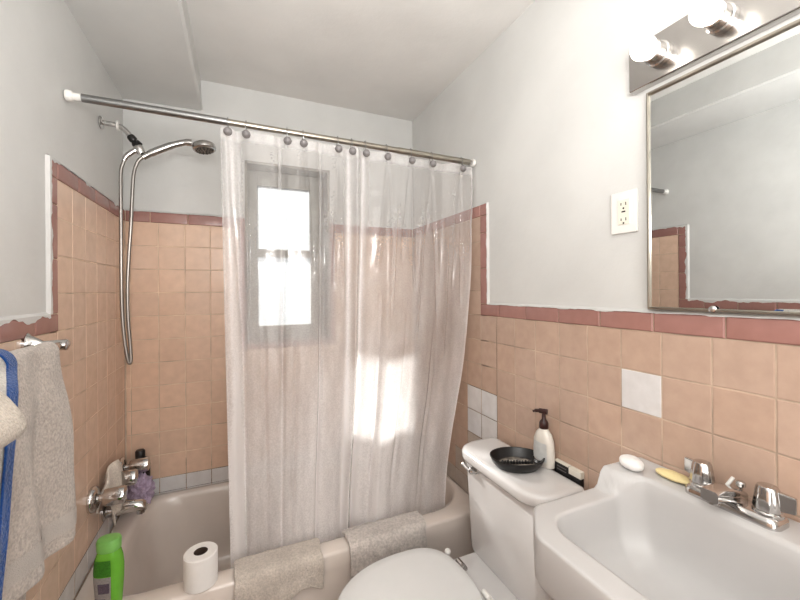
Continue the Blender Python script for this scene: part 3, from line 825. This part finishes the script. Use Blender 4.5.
tube(b, spline([o0-nd*.012, o0, o0+nd*.014, o0+nd*.028+Vector((0, 0, -.002)), o0+nd*.036+Vector((0, 0, -.006))], 5), [.009]*6+[.0085]*5+[.006]*5+[.004]*5, 12); obj('pump_nozzle', b, M['brown_plastic'], pc)
# small box wedged behind the tank lid
b0 = thing('small_box', 'small black and white carton wedged between the toilet tank and the tiles', 'box', (1.461, -1.19, .70))
obj('carton', bx(1.4535, 1.4688, -1.237, -1.133, .70, .787, .001), M['black_plastic'], b0, smooth=False)
obj('carton_panel', bx(1.4530, 1.4690, -1.2375, -1.192, .766, .7875), M['ivory_plastic'], b0, smooth=False)
obj('carton_panel', bx(1.4530, 1.4690, -1.19, -1.1325, .7835, .7876), M['ivory_plastic'], b0, smooth=False)
b = bmesh.new()
for z in (.772, .762): box(b, 1.4529, 1.4536, -1.182, -1.144, z, z+.0022)
obj('carton_stripe', b, M['grey_ball'], b0, smooth=False)

# ------------------------------------------------------------------ sink
SKY0, SKY1 = -1.408, -1.895; SYc = (SKY0+SKY1)/2; SR = .86; SD = .9085
sk = thing('bathroom_sink', 'white wall-hung sink with raised back ledge, right of the toilet', 'sink', (1.45, SYc, .70))
cx, cy = 1.235, SYc; N = 144
xf = 1.030
def corner(p, q, r, n=6):
    return p
outer_poly = [(W+.002, SKY0), (1.115, SKY0), (1.098, SKY0-.005), (1.036, SKY0-.075), (xf, SKY0-.092), (xf, SKY1+.092), (1.036, SKY1+.075), (1.098, SKY1+.005), (1.115, SKY1), (W+.002, SKY1)]
so = resample(outer_poly, N, cx, cy)
def dfront(y):                                   # front edge of the back ledge
    k = abs(y-SYc)/((SKY0-SKY1)/2)
    return 1.366-.036*ssm(.55, .92, k)
ip = []
for p in rrect((1.086+1.36)/2, SYc, (1.36-1.086)/2, (SKY0-SKY1)/2-.052, [.045, .06, .06, .045], 12):
    x, y = p[0], p[1]
    if x > 1.30: x = x+(dfront(y)-1.36)*ssm(1.30, 1.35, x)
    ip.append((x, y))
si = resample(ip, N, cx, cy)
def ztop(x, y):
    e = dfront(y)
    return SR+(SD-SR)*ssm(e-.026, e+.002, x)
rings = []
def addr(f, dz, shrink=0): rings.append([(p[0]+(q[0]-p[0])*f, p[1]+(q[1]-p[1])*f, ztop(p[0]+(q[0]-p[0])*f, p[1]+(q[1]-p[1])*f)+dz) for p, q in zip(so, si)])
def sc(f, z): return [(min(W+.002, cx+(p[0]-cx)*f+.06*(1-f)), cy+(p[1]-cy)*f, z) for p in so]
rings += [sc(.45, .70), sc(.62, .715), sc(.80, .735), sc(.93, .748), sc(.975, .756)]
rings.append([(p[0], p[1], .77) for p in so])
addr(0, -.022); addr(.0, -.006); addr(.025, -.0015); addr(.07, 0); addr(.16, 0)
for f in (.3, .42, .54, .66, .76, .86): addr(f, 0)
addr(.955, -.001); addr(1, -.007)
bowl_c = (1.215, SYc); 
zi = [ztop(*q) for q in si]
fz = lambda q, k: (bowl_c[0]+(q[0]-bowl_c[0])*k, bowl_c[1]+(q[1]-bowl_c[1])*k)
for k, dep in ((.985, .14), (.965, .34), (.935, .54), (.89, .71), (.79, .85), (.62, .93), (.40, .97), (.14, 1.)):
    rings.append([(*fz(q, k), zt-.007+(.725-(zt-.007))*dep) for q, zt in zip(si, zi)])
bm = loft(bmesh.new(), rings)
for v in bm.verts:
    if v.co.x > W-.0015: v.co.x = W-.0015
obj('basin', bm, M['sink'], sk, angle=75)
b = axis_lathe(bmesh.new(), (bowl_c[0], bowl_c[1], .7225), (0, 0, 1), [(0, .022), (.005, .022), (.007, .018), (.005, .012), (.006, 0)]); obj('drain', b, M['chrome'], sk)
b = bmesh.new()
tube(b, [(1.22, SYc, .705), (1.22, SYc, .55)], .017, 16); tube(b, spline([(1.22, SYc, .55), (1.22, SYc, .49), (1.27, SYc, .46), (1.32, SYc, .49), (1.35, SYc, .54), (1.40, SYc, .55), (1.466, SYc, .55)], 6), .017, 16)
obj('trap_pipe', b, M['chrome'], sk)
# faucet
FX = 1.412
fc = thing('sink_faucet', 'chrome two-handle centerset faucet on the back ledge of the sink', 'faucet', (FX, SYc, SD))
FY = SYc+.006
def fb(z, d, sag=0): return [(p[0], p[1], p[2]) for p in rrect(FX, FY, .029-d, .080-d, .016-d*.5, 6, z)]
obj('base', loft(bmesh.new(), [fb(SD, 0), fb(SD+.010, 0), fb(SD+.016, .003), fb(SD+.019, .008), fb(SD+.020, .014)]), M['chrome'], fc)
def knob(y, side):
    b = axis_lathe(bmesh.new(), (FX, y, SD+.017), (0, 0, 1), [(0, .023), (.006, .023), (.010, .018), (.012, .016)], 24); obj('collar', b, M['chrome'], fc)
    bm = bmesh.new(); rr = []
    for z, r in ((.026, .021), (.029, .0225), (.052, .0195), (.066, .0175), (.0705, .015), (.072, .008)):
        ring = []
        for k in range(48):
            a = 2*PI*k/48; q = r*(1-.07*(.5+.5*math.cos(8*a))) if z < .068 else r
            ring.append((FX+q*math.cos(a), y+q*math.sin(a), SD+z))
        rr.append(ring)
    loft(bm, rr); hd_ = obj('handle', bm, M['chrome'], fc)
    bm = bmesh.new(); dx_, dy_ = (.25, 1.0) if side > 0 else (.10, -1.0)
    n = math.hypot(dx_, dy_); dx_, dy_ = dx_/n, dy_/n; px, py = -dy_, dx_
    for (a0, a1, z0, z1, z2, z3) in ((.012, .040, .030, .066, .034, .064),):
        r0 = []; r1 = []
        for s in (-.0045, .0045):
            pass
        q = lambda a, s, z: (FX+dx_*a+px*s, y+dy_*a+py*s, SD+z)
        loft(bm, [[q(a0, -.006, z0), q(a0, .006, z0), q(a0, .006, z1), q(a0, -.006, z1)], [q(a1, -.004, z2), q(a1, .004, z2), q(a1, .004, z3), q(a1, -.004, z3)]])
    bmesh.ops.bevel(bm, geom=bm.edges[:], offset=.0015, segments=2, affect='EDGES')
    obj('lever', bm, M['chrome'], hd_)
knob(FY+.055, 1); knob(FY-.055, -1)
bm = bmesh.new(); rr = []
for x, z, hy, hz in ((FX+.012, .024, .020, .012), (FX-.01, .030, .021, .014), (FX-.035, .038, .018, .013), (FX-.055, .042, .0165, .0125), (FX-.078, .043, .0155, .012), (FX-.084, .042, .015, .0115)):
    rr.append([(x, FY+s[1], SD+z+s[2]) for s in [(0, p[0], p[1]) for p in rrect(0, 0, hy, hz, .0055, 5)]])
loft(bm, rr); so_ = obj('spout', bm, M['chrome'], fc)
b = axis_lathe(bmesh.new(), (FX-.072, FY, SD+.033), (0, 0, -1), [(0, .010), (.008, .010), (.009, .007)], 16); obj('aerator', b, M['steel'], so_)
b = bmesh.new(); tube(b, [(FX+.021, FY-.004, SD+.016), (FX+.021, FY-.004, SD+.040)], .003, 10)
axis_lathe(b, (FX+.021, FY-.004, SD+.038), (0, 0, 1), [(0, .004), (.003, .008), (.010, .0085), (.013, .006), (.014, .002)], 16); obj('lift_rod', b, M['chrome'], fc)
b = tube(bmesh.new(), [(1.428, FY+.024, SD+.0205), (1.440, FY+.012, SD+.050)], [.0036, .0034], 10)
st = obj('plastic_stick', b, M['white_plastic']); tag(st, 'short white stick leaning upright on the faucet base between left handle and lift rod', 'stick')
def soap(name, c, R, mat, label, tilt=0, p=2.3):
    bm = bmesh.new(); bmesh.ops.create_uvsphere(bm, u_segments=32, v_segments=18, radius=1)
    ca, sa = math.cos(tilt), math.sin(tilt)
    for v in bm.verts:
        s = lambda t: (abs(t)**(2/p))*(1 if t >= 0 else -1)
        x, y, z = v.co.x*R[0], v.co.y*R[1], s(v.co.z)*R[2]
        z += .0012*nz(v.co.x*3, v.co.y*3, 2)
        v.co = Vector((c[0]+x*ca-y*sa, c[1]+x*sa+y*ca, c[2]+z))
    o = obj(name, bm, mat, None, angle=180); tag(o, label, 'soap', 'soap bars on the sink ledge'); return o
soap('soap_bar', (1.386, -1.448, SD+.013), (.025, .034, .0150), M['soap_white'], 'rounded white soap bar on the left end of the sink ledge', -.5)
soap('soap_bar', (1.420, -1.528, SD+.0085), (.020, .040, .0085), M['soap_yellow'], 'flat pale yellow soap bar on the sink ledge beside the faucet', .05)

# ------------------------------------------------------------------ mirror, light, outlet
MY0, MY1, MZ0, MZ1 = -1.447, -2.03, 1.307, 1.868; MXF = W-.016
mi = thing('wall_mirror', 'rectangular metal-framed mirror hung on the right wall above the sink', 'mirror', (W, (MY0+MY1)/2, MZ0))
obj('mirror_glass', bx(MXF+.004, W+.002, MY1+.004, MY0-.004, MZ0+.004, MZ1-.004), M['mirror'], mi, smooth=False)
b = bmesh.new(); fw = .0055
box(b, MXF-.002, W+.003, MY0-fw, MY0, MZ0, MZ1, .002); box(b, MXF-.002, W+.003, MY1, MY1+fw, MZ0, MZ1, .002)
box(b, MXF-.002, W+.003, MY1+fw*.9, MY0-fw*.9, MZ0, MZ0+fw*1.25, .002); box(b, MXF-.002, W+.003, MY1+fw*.9, MY0-fw*.9, MZ1-fw*1.4, MZ1, .002)
obj('mirror_frame', b, M['rod2'], mi, smooth=False)
b = axis_lathe(bmesh.new(), (MXF-.001, -1.592, MZ0+.006), (-1, 0, 0), [(0, .008), (.004, .007), (.006, .003)], 14); obj('clip', b, M['chrome'], mi)
li = thing('vanity_light', 'steel strip light with glowing round bulbs above the mirror', 'light fixture', (W, -1.71, 1.94))
LY0, LY1, LZ0, LZ1 = -1.405, -2.03, 1.886, 2.003
b = bmesh.new()
box(b, W-.022, W+.003, LY1, LY0, LZ0, LZ1, .003)
obj('backplate', b, M['steel'], li, smooth=False)
bul = []
for k in range(5):
    y = -1.474-.128*k
    y = -1.488-.130*k
    if y < LY1+.04: break
    zb = 1.942
    b = axis_lathe(bmesh.new(), (W-.020, y, zb), (-1, 0, 0), [(0, .026), (.003, .029), (.018, .029), (.020, .0255), (.044, .025), (.046, .022), (.040, .019)], 28); s = obj('socket', b, M['chrome'], li)
    b = bmesh.new(); bmesh.ops.create_uvsphere(b, u_segments=28, v_segments=18, radius=.028)
    for v in b.verts:
        p = v.co.copy(); v.co = Vector((W-.090+p.x, y+p.y, zb+p.z))
        if p.x > .015:
            r = math.hypot(p.y, p.z); f = .0145/max(r, 1e-5) if r > .0145 else 1
            v.co.y = y+p.y*(1+(f-1)*ssm(.015, .026, p.x)); v.co.z = zb+p.z*(1+(f-1)*ssm(.015, .026, p.x)); v.co.x += .016*ssm(.015, .028, p.x)
    obj('bulb', b, M['bulb'], s)
ou = thing('wall_outlet', 'white painted outlet plate with ivory receptacle on the wall left of the mirror', 'outlet', (W, -1.374, 1.52))
obj('cover_plate', bx(W-.004, W+.004, -1.412, -1.336, 1.516, 1.632, .002), M['white_plastic'], ou, smooth=False)
rc = obj('receptacle', bx(W-.0065, W, -1.393, -1.359, 1.540, 1.610, .001), M['ivory_plastic'], ou, smooth=False)
b = bmesh.new()
for zc in (1.597, 1.554):
    for yy, hh in ((-1.383, .0042), (-1.369, .0035)): box(b, W-.0068, W-.004, yy-.0012, yy+.0012, zc-hh, zc+hh)
    axis_lathe(b, (W-.0068, -1.376, zc-.012 if zc > 1.57 else zc-.0105), (1, 0, 0), [(0, .0026), (.002, .0026)], 10)
box(b, W-.0068, W-.004, -1.3815, -1.3705, 1.5735, 1.5775)
obj('slots', b, M['dark_slot'], rc, smooth=False)

# ------------------------------------------------------------------ towel bar and towels
BXc, BZ = .068, 1.227
tb = thing('towel_bar', 'chrome towel bar fixed to the left wall beside the tub alcove', 'towel bar', (0, -1.0, BZ))
obj('bar', tube(bmesh.new(), [(BXc, -.858, BZ), (BXc, -1.74, BZ)], .009, 16), M['chrome'], tb)
b = axis_lathe(bmesh.new(), (BXc, -.846, BZ), (0, -1, 0), [(0, .006), (.003, .013), (.020, .0135), (.024, .010)], 18); obj('finial', b, M['steel'], tb)
for y in (-.870, -1.70):
    b = loft(bmesh.new(), [oval(x, 0, 0.0001, 0.0001, 0, 4) for x in ()]) if False else bmesh.new()
    rr = []
    for x, hy, hz, dz in ((-.001, .022, .034, .0), (.006, .022, .034, 0), (.012, .016, .026, 0), (.035, .009, .012, 0), (.055, .010, .013, 0), (BXc+.012, .011, .014, 0), (BXc+.016, .006, .008, 0)):
        rr.append([(x, y+hy*math.cos(2*PI*k/24), BZ+dz+hz*math.sin(2*PI*k/24)) for k in range(24)])
    loft(b, rr); obj('bracket', b, M['chrome'], tb)
def towel_fn(y0t, y0b, y1t, y1b, zf0, zf1, zb, bx0, off, seed, amp=.010, y0k=None, push=0):
    """right edge y0 (top/bottom), left edge y1; front hem height zf0 at the right edge, zf1 at the left"""
    def fn(u, v):
        r = .011+off
        zf = zf0+(zf1-zf0)*u
        Lf = BZ-zf; Lb = BZ-zb; arc = PI*r; L = Lf+arc+Lb; s = v*L
        if s < Lf:
            z = zf+s; x = bx0+r; fr = 1-s/Lf; side = 1
        elif s < Lf+arc:
            a = (s-Lf)/r; x = bx0+r*math.cos(a); z = BZ+r*math.sin(a); fr = 0; side = 0
        else:
            z = BZ-(s-Lf-arc); x = bx0-r; fr = (BZ-z)/Lb; side = -1
        yr = y0t+((y0k if y0k is not None and side < 0 else y0b)-y0t)*fr; yl = y1t+(y1b-y1t)*fr
        yr -= push*2.2*ssm(0, .07, fr)*(side > 0)
        y = yr+(yl-yr)*u
        f = amp*math.sin(u*15+seed+1.6*nz(u*3, fr*1.5, seed))*(.25+.75*ssm(0, .5, fr))+.5*amp*nz(u*7, fr*3, seed+5)
        if side == 1: x += f*1.0+.012*fr+amp*.9*ssm(0, .3, fr)+push*ssm(0, .07, fr)
        elif side == -1: x = max(.012, x+f*.4-.006*fr)
        return Vector((x, y, z))
    return fn
f1 = towel_fn(-.935, -.945, -1.40, -1.40, .775, .825, .60, BXc, .004, 1, .012, -1.03)
t1 = cloth('bath_towel', f1, 56, 90, M['towel_grey'], None, .009)
def woven(v0, v1):
    return lambda u, v: f1(.004+u*.99, v0+(v1-v0)*v)+Vector((.0056, 0, 0))
cloth('woven_band', woven(.030, .066), 56, 5, M['towel_band'], t1, 0, 0)
tag(t1, 'large grey terry bath towel hanging over the towel bar, nearest the bathtub', 'towel', 'towels on the towel bar')
t2 = cloth('striped_towel', towel_fn(-1.170, -1.275, -1.60, -1.60, .80, .78, .82, BXc, .020, 4, .006, None, .038), 40, 80, M['towel_white'], None, .009)
tag(t2, 'pale towel with a blue border band hanging over the grey towel on the bar', 'towel', 'towels on the towel bar')
f2 = towel_fn(-1.170, -1.275, -1.60, -1.60, .80, .78, .82, BXc, .020, 4, .006, None, .038)
def band(u, v):
    p = f2(-.012+u*.075, v*.62); q = f2(-.012+u*.075+.002, v*.62)
    return p+Vector((.0075, 0, .0075*ssm(.55, .62, v*.62)))
bd = cloth('border_band', band, 6, 70, M['towel_blue'], t2, .004)
# cream hand towel bunched over the near end
def cream(u, v):
    a = u*2*PI
    s = v
    yy = -1.67+.235*s
    r1 = .028+.004*math.sin(3*a+s*2); h1 = .038+.003*math.cos(2*a)
    k = 1 if s < .93 else math.sqrt(max(0, 1-((s-.93)/.07)**2))*.30+.70
    return Vector((BXc+.132+r1*math.cos(a)*k-.05*(1-ssm(0, .5, s)), yy-.030*(math.sin(a)*.5+.5)*0, 1.205+.05*(1-ssm(0, .5, s))+h1*math.sin(a)*k+.004*nz(a, s*4, 3)-.012*math.cos(a)))
bm = bmesh.new(); rr = []
for j in range(25):
    rr.append([cream(k/40, j/24) for k in range(40)])
loft(bm, rr)
cr = obj('hand_towel', bm, M['towel_cream'], None, angle=180); tag(cr, 'cream hand towel bunched in front of the blue-edged towel at the far left', 'towel', 'towels on the towel bar')

# ------------------------------------------------------------------ light
def lamp(name, kind, loc, energy, col=(1, 1, 1), **k):
    d = bpy.data.lights.new(name, kind); d.energy = energy; d.color = col
    for a, v in k.items(): setattr(d, a, v)
    o = bpy.data.objects.new(name, d); COL.objects.link(o); o.location = loc; return o
lamp('flash_lamp', 'POINT', (.50, -2.12, 1.66), 12.5, (1, .985, .965), shadow_soft_size=.09)
a = lamp('ceiling_fill_lamp', 'AREA', (.62, -2.15, 1.62), 19, (1, .985, .965), shape='RECTANGLE', size=.5, size_y=.5)  # unseen uplight added to brighten the ceiling
a.rotation_euler = (math.radians(165), 0, 0)
a = lamp('room_fill_lamp', 'AREA', (.60, -2.66, 1.30), 14.5, (1, .985, .965), shape='RECTANGLE', size=1.0, size_y=1.7)
a.rotation_euler = (math.radians(90), 0, math.radians(16))
sun = lamp('sun_lamp', 'SUN', (0, 3, 4), 27, (1, .98, .95), angle=.05)
sun.rotation_euler = Vector((.33, -.73, -.45)).to_track_quat('-Z', 'Y').to_euler()
w = bpy.data.worlds.new('daylight'); scn.world = w; w.use_nodes = True
bg = w.node_tree.nodes['Background']; bg.inputs['Color'].default_value = (.93, .97, 1, 1); bg.inputs['Strength'].default_value = 1.35

# ------------------------------------------------------------------ camera
yaw, roll = .412223, -.00604
cyw, syw = math.cos(yaw), math.sin(yaw)
fwd = Vector((syw, cyw, 0)); r0 = Vector((cyw, -syw, 0)); u0 = Vector((0, 0, 1))
R_ = r0*math.cos(roll)+u0*math.sin(roll); U_ = -r0*math.sin(roll)+u0*math.cos(roll)
cam = bpy.data.cameras.new('camera'); co = bpy.data.objects.new('camera', cam); COL.objects.link(co)
mw = Matrix((( R_.x, U_.x, -fwd.x, 4.36486*S), (R_.y, U_.y, -fwd.y, -18.8412*S), (R_.z, U_.z, -fwd.z, Z0-2.98624*S), (0, 0, 0, 1)))
co.matrix_world = mw
cam.sensor_width = 36; cam.lens = 370.668/800*36; cam.shift_x = -.64/800; cam.shift_y = -9.14/800; cam.clip_start = .02
scn.camera = co
scn.view_settings.view_transform = 'Standard'; scn.view_settings.look = 'None'; scn.view_settings.exposure = .06; scn.view_settings.gamma = .92
scn.cycles.max_bounces = 12; scn.cycles.transparent_max_bounces = 16; scn.cycles.sample_clamp_indirect = 6
